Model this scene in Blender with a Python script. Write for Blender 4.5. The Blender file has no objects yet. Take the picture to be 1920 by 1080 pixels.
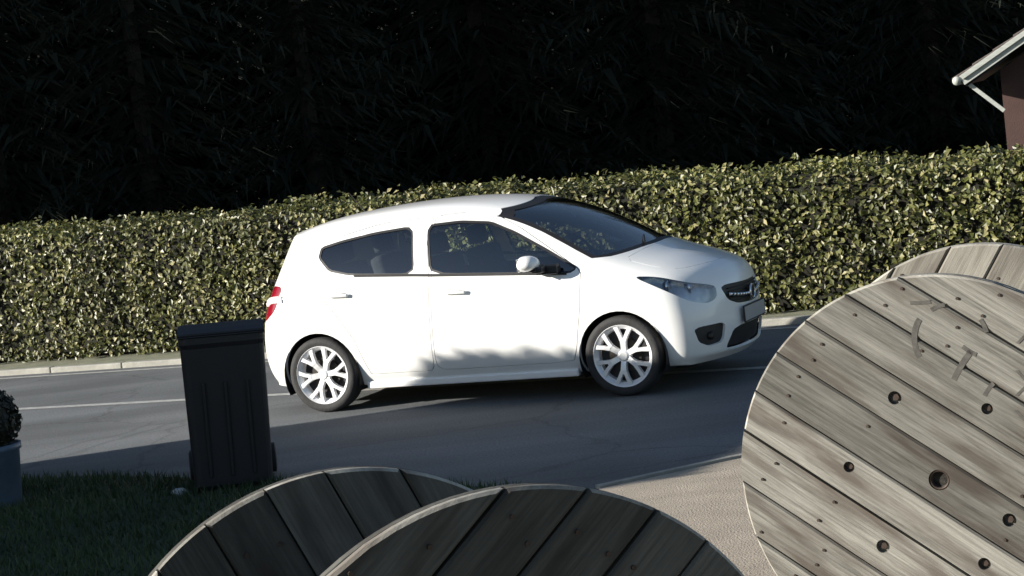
import bpy, bmesh, math, random
import numpy as np
from mathutils import Vector, Matrix
R = math.radians
rnd = random.Random(7)
rng = np.random.default_rng(7)
SC = bpy.context.scene
COL = SC.collection

# ------------------------------------------------------------------ camera
cam_d = bpy.data.cameras.new('camera'); cam = bpy.data.objects.new('camera', cam_d); COL.objects.link(cam)
cam_d.sensor_width = 36.0; cam_d.lens = 36.0 * 3600 / 1920; cam_d.clip_start = 0.1; cam_d.clip_end = 2000
PITCH, ROLL = R(4.65), R(6.8)
cam.matrix_world = Matrix.Translation((0, 0, 2.1)) @ Matrix.Rotation(R(90) - PITCH, 4, 'X') @ Matrix.Rotation(-ROLL, 4, 'Z')
SC.camera = cam
# ------------------------------------------------------------------ sky and sun
SUN_EL, SUN_AZ = R(17.5), R(11)          # azimuth measured from -x towards the camera
sdir = Vector((-math.cos(SUN_AZ) * math.cos(SUN_EL), -math.sin(SUN_AZ) * math.cos(SUN_EL), math.sin(SUN_EL)))
W = bpy.data.worlds.new('World'); SC.world = W; W.use_nodes = True
nt = W.node_tree; nt.nodes.clear()
sky = nt.nodes.new('ShaderNodeTexSky'); sky.sky_type = 'NISHITA'; sky.sun_disc = False
sky.sun_elevation = SUN_EL; sky.sun_rotation = math.atan2(sdir.x, sdir.y); sky.altitude = 600
sky.air_density = 1.0; sky.dust_density = 0.6
bg = nt.nodes.new('ShaderNodeBackground'); bg.inputs['Strength'].default_value = 0.065
out = nt.nodes.new('ShaderNodeOutputWorld')
nt.links.new(sky.outputs[0], bg.inputs[0]); nt.links.new(bg.outputs[0], out.inputs[0])
sl = bpy.data.lights.new('sun', 'SUN'); sl.energy = 4.9; sl.angle = R(0.5); sl.color = (1.0, 0.94, 0.84)
so = bpy.data.objects.new('sun', sl); COL.objects.link(so)
so.rotation_euler = sdir.to_track_quat('Z', 'Y').to_euler(); so.location = (-20, -5, 20)
SC.view_settings.view_transform = 'Standard'; SC.view_settings.look = 'None'
SC.view_settings.exposure = 1.05; SC.view_settings.gamma = 1; SC.view_settings.use_curve_mapping = False

# ------------------------------------------------------------------ materials
def mat(name, col, rough=0.6, metal=0.0, spec=0.5, var=0.0, scale=8.0, bump=0.0, bscale=60.0, col2=None, coat=0.0,
        stretch=None, island=0.0, detail=6.0):
    m = bpy.data.materials.new(name); m.use_nodes = True
    t = m.node_tree; b = t.nodes['Principled BSDF']
    b.inputs['Base Color'].default_value = (*col, 1); b.inputs['Roughness'].default_value = rough
    b.inputs['Metallic'].default_value = metal; b.inputs['Specular IOR Level'].default_value = spec
    if coat: b.inputs['Coat Weight'].default_value = coat; b.inputs['Coat Roughness'].default_value = 0.04
    tc = t.nodes.new('ShaderNodeTexCoord'); co = tc.outputs['Object']
    if stretch:
        mp = t.nodes.new('ShaderNodeMapping'); mp.inputs['Scale'].default_value = stretch
        t.links.new(co, mp.inputs[0]); co = mp.outputs[0]
    src = None
    if var or col2:
        n = t.nodes.new('ShaderNodeTexNoise'); n.inputs['Scale'].default_value = scale; n.inputs['Detail'].default_value = detail
        n.inputs['Roughness'].default_value = 0.65
        t.links.new(co, n.inputs['Vector'])
        r = t.nodes.new('ShaderNodeValToRGB'); r.color_ramp.elements[0].position = 0.32; r.color_ramp.elements[1].position = 0.68
        c2 = col2 or tuple(min(1, c * (1 + var)) for c in col)
        c1 = col if col2 else tuple(c * (1 - var) for c in col)
        r.color_ramp.elements[0].color = (*c1, 1); r.color_ramp.elements[1].color = (*c2, 1)
        t.links.new(n.outputs['Fac'], r.inputs[0]); src = r.outputs[0]
    if island:
        g = t.nodes.new('ShaderNodeNewGeometry'); mr = t.nodes.new('ShaderNodeMapRange')
        mr.inputs['To Min'].default_value = 1 - island; mr.inputs['To Max'].default_value = 1 + island
        t.links.new(g.outputs['Random Per Island'], mr.inputs[0])
        mx = t.nodes.new('ShaderNodeVectorMath'); mx.operation = 'SCALE'
        if src: t.links.new(src, mx.inputs[0])
        else: mx.inputs[0].default_value = col
        t.links.new(mr.outputs[0], mx.inputs['Scale']); src = mx.outputs[0]
    if src: t.links.new(src, b.inputs['Base Color'])
    if bump:
        n2 = t.nodes.new('ShaderNodeTexNoise'); n2.inputs['Scale'].default_value = bscale; n2.inputs['Detail'].default_value = 8
        t.links.new(co, n2.inputs['Vector'])
        bm_ = t.nodes.new('ShaderNodeBump'); bm_.inputs['Strength'].default_value = bump; bm_.inputs['Distance'].default_value = 0.02
        t.links.new(n2.outputs['Fac'], bm_.inputs['Height']); t.links.new(bm_.outputs[0], b.inputs['Normal'])
    return m

def leaf_mat(name, stops, rough=0.4, trans=0.25):
    m = bpy.data.materials.new(name); m.use_nodes = True
    t = m.node_tree; b = t.nodes['Principled BSDF']; b.inputs['Roughness'].default_value = rough
    g = t.nodes.new('ShaderNodeNewGeometry'); r = t.nodes.new('ShaderNodeValToRGB')
    e = r.color_ramp.elements
    while len(e) < len(stops): e.new(0.5)
    for k, (p, c) in enumerate(stops): e[k].position = p; e[k].color = (*c, 1)
    t.links.new(g.outputs['Random Per Island'], r.inputs[0])
    tc = t.nodes.new('ShaderNodeTexCoord'); n = t.nodes.new('ShaderNodeTexNoise'); n.inputs['Scale'].default_value = 1.1
    t.links.new(tc.outputs['Object'], n.inputs['Vector'])
    mr = t.nodes.new('ShaderNodeMapRange'); mr.inputs['From Min'].default_value = 0.3; mr.inputs['From Max'].default_value = 0.7
    mr.inputs['To Min'].default_value = 0.7; mr.inputs['To Max'].default_value = 1.25
    t.links.new(n.outputs['Fac'], mr.inputs[0])
    sc = t.nodes.new('ShaderNodeVectorMath'); sc.operation = 'SCALE'
    t.links.new(r.outputs[0], sc.inputs[0]); t.links.new(mr.outputs[0], sc.inputs['Scale'])
    t.links.new(sc.outputs[0], b.inputs['Base Color'])
    if trans:
        tr = t.nodes.new('ShaderNodeBsdfTranslucent'); ad = t.nodes.new('ShaderNodeMixShader'); ad.inputs[0].default_value = trans
        t.links.new(sc.outputs[0], tr.inputs[0]); t.links.new(b.outputs[0], ad.inputs[1]); t.links.new(tr.outputs[0], ad.inputs[2])
        t.links.new(ad.outputs[0], t.nodes['Material Output'].inputs[0])
    return m

def glass_mat(name, tint, mixv, rough=0.02):
    m = bpy.data.materials.new(name); m.use_nodes = True
    t = m.node_tree; t.nodes.clear()
    o = t.nodes.new('ShaderNodeOutputMaterial'); mx = t.nodes.new('ShaderNodeMixShader')
    tr = t.nodes.new('ShaderNodeBsdfTransparent'); tr.inputs[0].default_value = (*tint, 1)
    gl = t.nodes.new('ShaderNodeBsdfGlossy'); gl.inputs['Roughness'].default_value = rough
    fr = t.nodes.new('ShaderNodeFresnel'); fr.inputs['IOR'].default_value = 1.5
    mm = t.nodes.new('ShaderNodeMath'); mm.operation = 'ADD'; mm.inputs[1].default_value = mixv
    t.links.new(fr.outputs[0], mm.inputs[0]); t.links.new(mm.outputs[0], mx.inputs[0])
    t.links.new(tr.outputs[0], mx.inputs[1]); t.links.new(gl.outputs[0], mx.inputs[2]); t.links.new(mx.outputs[0], o.inputs[0])
    return m

def wood_mat(name, ca, cb, cc, seedv=0.0):
    """weathered plank: streaks along local X, stains, knots, nails rust"""
    m = bpy.data.materials.new(name); m.use_nodes = True
    t = m.node_tree; b = t.nodes['Principled BSDF']; b.inputs['Roughness'].default_value = 0.85
    b.inputs['Specular IOR Level'].default_value = 0.2
    tc = t.nodes.new('ShaderNodeTexCoord'); oi = t.nodes.new('ShaderNodeObjectInfo')
    off = t.nodes.new('ShaderNodeVectorMath'); off.operation = 'SCALE'; off.inputs[0].default_value = (17, 5, 9)
    t.links.new(oi.outputs['Random'], off.inputs['Scale'])
    add = t.nodes.new('ShaderNodeVectorMath'); t.links.new(tc.outputs['Object'], add.inputs[0]); t.links.new(off.outputs[0], add.inputs[1])
    mp = t.nodes.new('ShaderNodeMapping'); mp.inputs['Scale'].default_value = (1.3, 17, 17); t.links.new(add.outputs[0], mp.inputs[0])
    g = t.nodes.new('ShaderNodeTexNoise'); g.inputs['Scale'].default_value = 1.0; g.inputs['Detail'].default_value = 8; g.inputs['Roughness'].default_value = 0.7
    g.inputs['Distortion'].default_value = 1.1
    t.links.new(mp.outputs[0], g.inputs['Vector'])
    r = t.nodes.new('ShaderNodeValToRGB'); r.color_ramp.elements[0].position = 0.34; r.color_ramp.elements[1].position = 0.66
    r.color_ramp.elements[0].color = (*ca, 1); r.color_ramp.elements[1].color = (*cb, 1)
    mp3 = t.nodes.new('ShaderNodeMapping'); mp3.inputs['Scale'].default_value = (3.5, 110, 110); t.links.new(add.outputs[0], mp3.inputs[0])
    g3 = t.nodes.new('ShaderNodeTexNoise'); g3.inputs['Scale'].default_value = 1.0; g3.inputs['Detail'].default_value = 6; g3.inputs['Roughness'].default_value = 0.75
    t.links.new(mp3.outputs[0], g3.inputs['Vector'])
    gm = t.nodes.new('ShaderNodeMix'); gm.data_type = 'FLOAT'; gm.inputs['Factor'].default_value = 0.55
    t.links.new(g.outputs['Fac'], gm.inputs['A']); t.links.new(g3.outputs['Fac'], gm.inputs['B'])
    t.links.new(gm.outputs['Result'], r.inputs[0])
    n = t.nodes.new('ShaderNodeTexNoise'); n.inputs['Scale'].default_value = 5; n.inputs['Detail'].default_value = 5
    mp2 = t.nodes.new('ShaderNodeMapping'); mp2.inputs['Scale'].default_value = (0.45, 2.6, 2.6); t.links.new(add.outputs[0], mp2.inputs[0])
    t.links.new(mp2.outputs[0], n.inputs['Vector'])
    r2 = t.nodes.new('ShaderNodeValToRGB'); r2.color_ramp.elements[0].position = 0.46; r2.color_ramp.elements[1].position = 0.66
    r2.color_ramp.elements[0].color = (0, 0, 0, 1); r2.color_ramp.elements[1].color = (0.88, 0.88, 0.88, 1)
    t.links.new(n.outputs['Fac'], r2.inputs[0])
    mx = t.nodes.new('ShaderNodeMix'); mx.data_type = 'RGBA'; t.links.new(r2.outputs[0], mx.inputs['Factor'])
    t.links.new(r.outputs[0], mx.inputs['A']); mx.inputs['B'].default_value = (*cc, 1)
    mr = t.nodes.new('ShaderNodeMapRange'); mr.inputs['To Min'].default_value = 0.62; mr.inputs['To Max'].default_value = 1.28
    t.links.new(oi.outputs['Random'], mr.inputs[0])
    sc = t.nodes.new('ShaderNodeVectorMath'); sc.operation = 'SCALE'
    t.links.new(mx.outputs['Result'], sc.inputs[0]); t.links.new(mr.outputs[0], sc.inputs['Scale'])
    t.links.new(sc.outputs[0], b.inputs['Base Color'])
    bp = t.nodes.new('ShaderNodeBump'); bp.inputs['Strength'].default_value = 0.7; bp.inputs['Distance'].default_value = 0.006
    t.links.new(gm.outputs['Result'], bp.inputs['Height']); t.links.new(bp.outputs[0], b.inputs['Normal'])
    return m

def asphalt_mat():
    m = mat('asphalt', (0.112, 0.112, 0.109), 0.88, bump=0.6, bscale=160)
    t = m.node_tree; b = t.nodes['Principled BSDF']
    tc = t.nodes.new('ShaderNodeTexCoord')
    def noise(scale, stretch, rot, lo, hi, a, c, detail=6):
        mp = t.nodes.new('ShaderNodeMapping'); mp.inputs['Rotation'].default_value = (0, 0, rot); mp.inputs['Scale'].default_value = stretch
        t.links.new(tc.outputs['Object'], mp.inputs[0])
        n = t.nodes.new('ShaderNodeTexNoise'); n.inputs['Scale'].default_value = scale; n.inputs['Detail'].default_value = detail
        t.links.new(mp.outputs[0], n.inputs['Vector'])
        r = t.nodes.new('ShaderNodeMapRange'); r.inputs['From Min'].default_value = lo; r.inputs['From Max'].default_value = hi
        r.inputs['To Min'].default_value = a; r.inputs['To Max'].default_value = c
        t.links.new(n.outputs['Fac'], r.inputs[0]); return r.outputs[0]
    def mul(a, c):
        k = t.nodes.new('ShaderNodeMath'); k.operation = 'MULTIPLY'; t.links.new(a, k.inputs[0]); t.links.new(c, k.inputs[1]); return k.outputs[0]
    v = noise(1.0, (0.16, 1.5, 1), R(26), .35, .65, .82, 1.2)
    v = mul(v, noise(0.5, (1, 1, 1), 0, .40, .60, .88, 1.12, 2)); v = mul(v, noise(55, (1, 1, 1), 0, .3, .7, .72, 1.28, 3))
    vo = t.nodes.new('ShaderNodeTexVoronoi'); vo.feature = 'DISTANCE_TO_EDGE'; vo.inputs['Scale'].default_value = 0.42
    wp = t.nodes.new('ShaderNodeTexNoise'); wp.inputs['Scale'].default_value = 2.5; wp.inputs['Detail'].default_value = 5
    t.links.new(tc.outputs['Object'], wp.inputs['Vector'])
    ad = t.nodes.new('ShaderNodeVectorMath'); ad.operation = 'MULTIPLY_ADD'; ad.inputs[1].default_value = (.5, .5, 0)
    t.links.new(wp.outputs['Color'], ad.inputs[0]); t.links.new(tc.outputs['Object'], ad.inputs[2]); t.links.new(ad.outputs[0], vo.inputs['Vector'])
    cr = t.nodes.new('ShaderNodeMapRange'); cr.inputs['From Min'].default_value = 0.0; cr.inputs['From Max'].default_value = 0.012
    cr.inputs['To Min'].default_value = 0.74; cr.inputs['To Max'].default_value = 1.0; t.links.new(vo.outputs['Distance'], cr.inputs[0])
    v = mul(v, cr.outputs[0])
    s_ = t.nodes.new('ShaderNodeVectorMath'); s_.operation = 'SCALE'; s_.inputs[0].default_value = (0.110, 0.118, 0.125)
    t.links.new(v, s_.inputs['Scale']); t.links.new(s_.outputs[0], b.inputs['Base Color'])
    return m
def no_gloss(m):
    m.node_tree.nodes['Principled BSDF'].inputs['Specular IOR Level'].default_value = 0.0; return m
M = dict(
    paint=mat('white_car_paint', (0.80, 0.80, 0.79), 0.28, coat=0.6, var=0.02, scale=3),
    black=mat('black_plastic', (0.012, 0.012, 0.014), 0.5, var=0.2),
    dark=mat('dark_trim', (0.02, 0.02, 0.022), 0.75, var=0.25),
    rubber=mat('tyre_rubber', (0.022, 0.022, 0.023), 0.8, var=0.3, bump=0.2, bscale=40),
    alloy=mat('silver_alloy', (0.80, 0.80, 0.81), 0.35, metal=0.25, var=0.06),
    steel=mat('brake_steel', (0.05, 0.046, 0.043), 0.5, metal=0.8, var=0.3),
    bezel=mat('lamp_bezel', (0.62, 0.63, 0.65), 0.28, metal=0.6, var=0.2, scale=12),
    chrome=mat('chrome', (0.75, 0.76, 0.78), 0.12, metal=1.0),
    glass=glass_mat('window_glass', (0.80, 0.86, 0.85), 0.14),
    screen=glass_mat('windscreen_glass', (0.42, 0.46, 0.48), 0.32, 0.08),
    lens=glass_mat('clear_lens', (0.9, 0.92, 0.94), 0.10, 0.05),
    red=mat('red_lens', (0.20, 0.006, 0.014), 0.12, coat=0.8, var=0.15),
    clear=mat('pale_lens', (0.75, 0.70, 0.70), 0.15, coat=0.8),
    seat=mat('seat_cloth', (0.035, 0.035, 0.04), 0.9, var=0.3, scale=30),
    plate=mat('plate_white', (0.36, 0.36, 0.37), 0.4),
    asphalt=asphalt_mat(),
    line=mat('worn_white_paint', (0.50, 0.50, 0.48), 0.7, col2=(0.26, 0.26, 0.25), scale=14),
    kerb=mat('kerb_concrete', (0.28, 0.275, 0.245), 0.9, var=0.2, scale=5, bump=0.3),
    verge=mat('verge_paving', (0.19, 0.195, 0.135), 0.9, var=0.3, scale=4, bump=0.4),
    yard=mat('yard_concrete', (0.345, 0.295, 0.235), 0.9, var=0.14, scale=3, bump=0.4, bscale=90),
    soil=mat('soil', (0.05, 0.055, 0.03), 0.95, var=0.4, scale=3, bump=0.5),
    lawn=mat('lawn_soil', (0.028, 0.042, 0.018), 0.95, var=0.35, scale=4, bump=0.5),
    grass=leaf_mat('grass_blades', [(0.0, (0.028, 0.05, 0.016)), (0.6, (0.04, 0.075, 0.024)), (1.0, (0.07, 0.085, 0.035))], 0.55),
    hedge=leaf_mat('hedge_leaves', [(0.0, (0.032, 0.038, 0.008)), (0.45, (0.086, 0.095, 0.022)), (0.8, (0.155, 0.155, 0.046)), (1.0, (0.33, 0.295, 0.15))], 0.45, 0.15),
    core=mat('hedge_core', (0.010, 0.010, 0.006), 1.0, var=0.5, scale=9),
    bark=mat('dark_bark', (0.022, 0.018, 0.015), 0.95, var=0.4, scale=6, bump=0.6, stretch=(6, 6, 1)),
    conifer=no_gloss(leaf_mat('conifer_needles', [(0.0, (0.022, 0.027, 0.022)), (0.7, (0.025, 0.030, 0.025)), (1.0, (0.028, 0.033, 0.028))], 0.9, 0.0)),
    bush=leaf_mat('bush_leaves', [(0.0, (0.014, 0.016, 0.010)), (1.0, (0.028, 0.030, 0.018))], 0.6, 0.0),
    blue=mat('blue_glaze', (0.075, 0.115, 0.165), 0.45, var=0.2, scale=6),
    bin=mat('bin_plastic', (0.008, 0.008, 0.012), 0.55, var=0.18, scale=5, bump=0.08, bscale=200),
    stone=mat('pale_stone', (0.34, 0.35, 0.34), 0.85, var=0.25, scale=20),
    plaster=mat('shaded_brown_render', (0.070, 0.038, 0.033), 0.9, var=0.15, scale=2.5, bump=0.3),  # brown darkened evenly, puts the shade on the gable wall into its colour
    barge=mat('pale_board', (0.38, 0.40, 0.375), 0.6, var=0.15, scale=6, stretch=(1, 1, 5)),
    roof=mat('roof_tile', (0.09, 0.075, 0.07), 0.85, var=0.3, scale=6, island=0.25),
    iron=mat('rusty_iron', (0.05, 0.035, 0.028), 0.6, metal=0.5, var=0.4, scale=40),
    zinc=mat('zinc_bolt', (0.35, 0.35, 0.36), 0.45, metal=0.8, var=0.2),
    hole=mat('hole_inside', (0.015, 0.013, 0.012), 0.9),
    stencil=mat('worn_stencil_ink', (0.040, 0.038, 0.035), 0.9, col2=(0.085, 0.080, 0.072), scale=40),
    wood_pale=wood_mat('weathered_wood', (0.058, 0.055, 0.048), (0.270, 0.264, 0.238), (0.070, 0.058, 0.049)),
    wood_pale2=wood_mat('weathered_wood_inside', (0.14, 0.13, 0.112), (0.34, 0.325, 0.285), (0.12, 0.105, 0.09)),
    wood_rim=wood_mat('sunlit_wood_rim', (0.20, 0.19, 0.165), (0.42, 0.41, 0.37), (0.16, 0.14, 0.12)),  # paler than the boards, puts sunlight on the rim into the colour
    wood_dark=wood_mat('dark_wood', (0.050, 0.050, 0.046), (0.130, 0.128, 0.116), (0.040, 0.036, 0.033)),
    housewall=mat('shed_plaster', (0.45, 0.42, 0.36), 0.9, var=0.1, scale=3),
)

# ------------------------------------------------------------------ helpers
def link(name, me, m=None, parent=None, smooth=False):
    o = bpy.data.objects.new(name, me); COL.objects.link(o)
    if m is not None and not me.materials: me.materials.append(m)
    if parent is not None: o.parent = parent
    if smooth: me.polygons.foreach_set('use_smooth', [True] * len(me.polygons))
    return o
def fin(name, bm, m, parent=None, smooth=False, normals=True):
    if normals: bmesh.ops.recalc_face_normals(bm, faces=bm.faces)
    me = bpy.data.meshes.new(name); bm.to_mesh(me); bm.free()
    return link(name, me, m, parent, smooth)
def empty(name, loc=(0, 0, 0), rz=0.0):
    o = bpy.data.objects.new(name, None); o.location = loc; o.rotation_euler = (0, 0, rz); COL.objects.link(o); o.empty_display_size = 0.2
    return o
def tag(o, label=None, cat=None, group=None, kind=None):
    if label: o['label'] = label
    if cat: o['category'] = cat
    if group: o['group'] = group
    if kind: o['kind'] = kind
    return o
def box(bm, c, s, rot=None, bev=0.0, taper=None):
    g = bmesh.ops.create_cube(bm, size=1.0); vs = g['verts']
    for v in vs:
        v.co = Vector((v.co.x * s[0], v.co.y * s[1], v.co.z * s[2]))
        if taper and v.co.z > 0: v.co.x *= taper[0]; v.co.y *= taper[1]
    if bev:
        es = list({e for v in vs for e in v.link_edges})
        g2 = bmesh.ops.bevel(bm, geom=es, offset=bev, segments=2, affect='EDGES', profile=0.6)
        vs = list({v for f in g2['faces'] for v in f.verts} | {v for v in vs if v.is_valid})
    mtx = Matrix.Translation(c) @ (rot.to_4x4() if rot is not None else Matrix())
    bmesh.ops.transform(bm, matrix=mtx, verts=vs)
    return vs
def cyl(bm, p0, p1, r0, r1=None, seg=16, caps=True):
    p0, p1 = Vector(p0), Vector(p1); d = p1 - p0
    g = bmesh.ops.create_cone(bm, cap_ends=caps, segments=seg, radius1=r0, radius2=r0 if r1 is None else r1, depth=d.length)
    bmesh.ops.transform(bm, matrix=Matrix.Translation((p0 + p1) / 2) @ d.to_track_quat('Z', 'Y').to_matrix().to_4x4(), verts=g['verts'])
    return g['verts']
def lathe(bm, prof, seg=40, axis='Y'):
    """closed profile of (r, h) revolved about the axis"""
    rings = []
    for k in range(seg):
        a = 2 * math.pi * k / seg; c, s = math.cos(a), math.sin(a)
        rings.append([bm.verts.new((r * c, h, r * s) if axis == 'Y' else (r * c, r * s, h)) for r, h in prof])
    for k in range(seg):
        A, B = rings[k], rings[(k + 1) % seg]
        for j in range(len(prof) - 1):
            try: bm.faces.new((A[j], A[j + 1], B[j + 1], B[j]))
            except ValueError: pass
def prism(bm, poly, z0, z1):
    a = [bm.verts.new((x, y, z0)) for x, y in poly]; b = [bm.verts.new((x, y, z1)) for x, y in poly]
    bm.faces.new(a[::-1]); bm.faces.new(b)
    n = len(poly)
    for k in range(n): bm.faces.new((a[k], a[(k + 1) % n], b[(k + 1) % n], b[k]))
def sheet(name, poly, z, m, kind='structure', parent=None, thick=0.0):
    bm = bmesh.new()
    if thick: prism(bm, poly, z - thick, z)
    else: bm.faces.new([bm.verts.new((x, y, z)) for x, y in poly])
    o = fin(name, bm, m, parent)
    if kind: o['kind'] = kind
    return o
def quads_mesh(name, V, F, m):
    me = bpy.data.meshes.new(name); me.from_pydata(V.tolist(), [], F.tolist()); me.materials.append(m)
    return me
def leaves_arrays(P, N, L, Wd, r, droop=0.0, tilt=0.9):
    """P points, N mean normals -> folded two-triangle leaves"""
    n = len(P)
    nn = N + r.normal(0, tilt, (n, 3)) * 0.6; nn /= np.linalg.norm(nn, axis=1)[:, None]
    t = r.normal(0, 1, (n, 3)); t[:, 2] -= droop; t -= (t * nn).sum(1)[:, None] * nn; t /= np.linalg.norm(t, axis=1)[:, None]
    b = np.cross(nn, t)
    ll = (L * r.uniform(0.65, 1.25, n))[:, None]; ww = (Wd * r.uniform(0.65, 1.25, n))[:, None]
    v0 = P - t * ll * 0.5; v2 = P + t * ll * 0.5
    v1 = P + b * ww * 0.5 + nn * ww * 0.18; v3 = P - b * ww * 0.5 + nn * ww * 0.18
    V = np.stack([v0, v1, v2, v3], 1).reshape(-1, 3)
    i = np.arange(n) * 4
    F = np.concatenate([np.stack([i, i + 1, i + 2], 1), np.stack([i, i + 2, i + 3], 1)])
    return V, F

# ================================================================== SETTING
RD = Vector((math.cos(R(-26)), math.sin(R(-26)), 0))       # along the road
RN = Vector((-RD.y, RD.x, 0))                              # away from camera
K0 = Vector((-4.86, 21.45, 0))                             # a point on the far kerb
def along(t, n=0.0): v = K0 + RD * t + RN * n; return (v.x, v.y)
sheet('ground', [(-500, -60), (500, -60), (500, 700), (-500, 700)], -0.06, M['soil'])
near = [(-22, 21.8), (-8.0, 16.0), (-3.0, 13.6), (0.36, 10.88), (1.18, 11.30), (4.0, 12.3), (10, 9.5), (16, 6)]
road_poly = [along(-24), *near, along(26)]
sheet('road', road_poly, 0.0, M['asphalt'])
# painted edge line, broken by wear
bm = bmesh.new()
for (n0, n1, t0, t1) in ((-2.78, -2.66, -20, -0.6), (-2.78, -2.66, -0.3, 20), (-0.30, -0.21, -20, 20)):
    a = [along(t0, n0), along(t1, n0), along(t1, n1), along(t0, n1)]
    bm.faces.new([bm.verts.new((x, y, 0.004)) for x, y in a])
tag(fin('road_marking', bm, M['line']), kind='structure')
# kerb stones along the far side, verge strip behind it
kerb = empty('kerb', (K0.x, K0.y, 0), R(-26)); tag(kerb, kind='structure')
kme = None
for k in range(-10, 15):
    if kme is None:
        b_ = bmesh.new(); box(b_, (0, 0.05, 0.01), (0.985, 0.10, 0.11), bev=0.012)
        o = fin('kerb_stone', b_, M['kerb'], kerb); kme = o.data
    else: o = link('kerb_stone', kme, None, kerb)
    o.location = (k * 1.0, 0, rnd.uniform(-0.004, 0.004))
sheet('verge', [along(-24, .10), along(26, .10), along(26, 3.2), along(-24, 3.2)], 0.045, M['verge'], thick=0.15)
# yard of concrete with an edging strip
yard_poly = [(0.36, 10.86), (1.18, 11.27), (4.0, 12.27), (10, 9.47), (10, -1), (-0.35, -1), (0.0, 5.0)]
sheet('yard', yard_poly, 0.012, M['yard'], thick=0.06)
bm = bmesh.new()
def strip(bm, pts, w, z0, z1):
    for (x0, y0), (x1, y1) in zip(pts, pts[1:]):
        d = Vector((x1 - x0, y1 - y0, 0)); n = Vector((-d.y, d.x, 0)).normalized() * w
        prism(bm, [(x0, y0), (x1, y1), (x1 + n.x, y1 + n.y), (x0 + n.x, y0 + n.y)], z0, z1)
strip(bm, [(0.365, 10.90), (1.18, 11.31), (4.0, 12.31)], 0.05, -0.02, 0.022)
tag(fin('yard_edging', bm, M['kerb']), kind='structure')
lawn_poly = [(-22, 21.7), (-8.0, 15.9), (-3.0, 13.5), (0.33, 10.8), (-0.03, 5.0), (-0.38, -1), (-22, -1)]
sheet('lawn', lawn_poly, 0.02, M['lawn'], thick=0.06)
# grass blades on the part of the lawn in view
n = 60000
P = np.stack([rng.uniform(-5.2, 0.4, n), rng.uniform(6.5, 14.6, n), np.full(n, 0.02)], 1)
def inside(P, poly):
    ins = np.zeros(len(P), bool); m_ = len(poly)
    for i in range(m_):
        (x0, y0), (x1, y1) = poly[i], poly[(i + 1) % m_]
        c = ((y0 > P[:, 1]) != (y1 > P[:, 1])) & (P[:, 0] < (x1 - x0) * (P[:, 1] - y0) / (y1 - y0 + 1e-12) + x0)
        ins ^= c
    return ins
P = P[inside(P, lawn_poly) & ((P[:, 0] < -0.05) | (P[:, 1] < 9))]; n = len(P)
a = rng.uniform(0, 6.28, n); hgt = rng.uniform(0.03, 0.075, n); ln = rng.normal(0, 0.022, (n, 2))
w_ = 0.006
V = np.empty((n, 3, 3)); V[:, 0] = P + np.stack([np.cos(a) * w_, np.sin(a) * w_, 0 * a], 1); V[:, 1] = P - np.stack([np.cos(a) * w_, np.sin(a) * w_, 0 * a], 1)
V[:, 2] = P + np.stack([ln[:, 0], ln[:, 1], hgt], 1)
me = quads_mesh('grass', V.reshape(-1, 3), np.arange(n * 3).reshape(-1, 3), M['grass'])
tag(link('grass', me), 'short dark green grass on the shaded lawn', 'grass', kind='stuff')

# ------------------------------------------------------------------ hill and dark forest far behind
HL = Vector((0.97, 0.25, 0)).normalized(); HN = Vector((-HL.y, HL.x, 0))
bm = bmesh.new(); rows = []
for j, (dn, z) in enumerate(((14, -0.1), (30, 5), (60, 26), (100, 60), (140, 70), (260, 60))):
    row = []
    for i in range(-30, 41):
        q = Vector((0, 44, 0)) + HL * i * 6 + HN * dn
        zz = z + (math.sin(i * 0.5 + j) + math.sin(i * 0.21)) * z * 0.05
        row.append(bm.verts.new((q.x, q.y, zz)))
    rows.append(row)
for A, B in zip(rows, rows[1:]):
    for i in range(len(A) - 1): bm.faces.new((A[i], A[i + 1], B[i + 1], B[i]))
tag(fin('hill', bm, mat('hill_undergrowth', (0.03, 0.034, 0.018), 0.95, var=0.4, scale=0.2), smooth=True), kind='structure')
def conifer_arrays(x, y, z, H, r):
    """whorls of drooping boughs, each bough a spine with ragged sprays of needles on both sides"""
    B = []
    nw = int(H / 0.4); bot = 0.2
    for k in range(nw):
        f = k / nw; zz = bot + (H - bot) * f; Lb = (0.19 * H) * (1 - f) ** 0.85 + 0.25
        nb = 10 if f < 0.6 else 7; a0 = r.uniform(0, 6.28)
        for b in range(nb):
            B.append((a0 + 6.283 * b / nb + r.normal(0, 0.2), Lb * r.uniform(0.6, 1.15), zz + r.normal(0, .12), r.uniform(0.2, 0.6)))
    B = np.array(B); n = len(B); S = 15
    t = (np.arange(S) + 0.5) / S
    a, L, zz, dr = [B[:, i][:, None, None] for i in range(4)]
    tt = np.clip(t[None, :, None] + r.normal(0, .05, (n, S, 2)), .03, 1.0); sg = np.array([-1, 1])[None, None, :]
    ang = a + r.normal(0, .05, (n, S, 2))
    bx, by, bz = np.cos(ang) * L * tt, np.sin(ang) * L * tt, zz - dr * L * tt * tt * .8
    w = L * (.24 - .15 * tt) * r.uniform(.5, 1.35, (n, S, 2)) + .05
    ta = ang + sg * r.uniform(.5, 1.2, (n, S, 2))
    tip = np.stack([bx + np.cos(ta) * w, by + np.sin(ta) * w, bz - w * r.uniform(.15, .9, (n, S, 2))], -1)
    hw = w * r.uniform(.05, .12, (n, S, 2))
    p0 = np.stack([bx - np.cos(ang) * hw, by - np.sin(ang) * hw, bz + 0 * w], -1); p1 = np.stack([bx + np.cos(ang) * hw, by + np.sin(ang) * hw, bz + .02 + 0 * w], -1)
    Vs = np.stack([p0, p1, tip], 3).reshape(-1, 3) + np.array([x, y, z])
    return Vs, np.arange(len(Vs)).reshape(-1, 3)
VV, FF, c0 = [], [], 0; trunks = bmesh.new()
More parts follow.
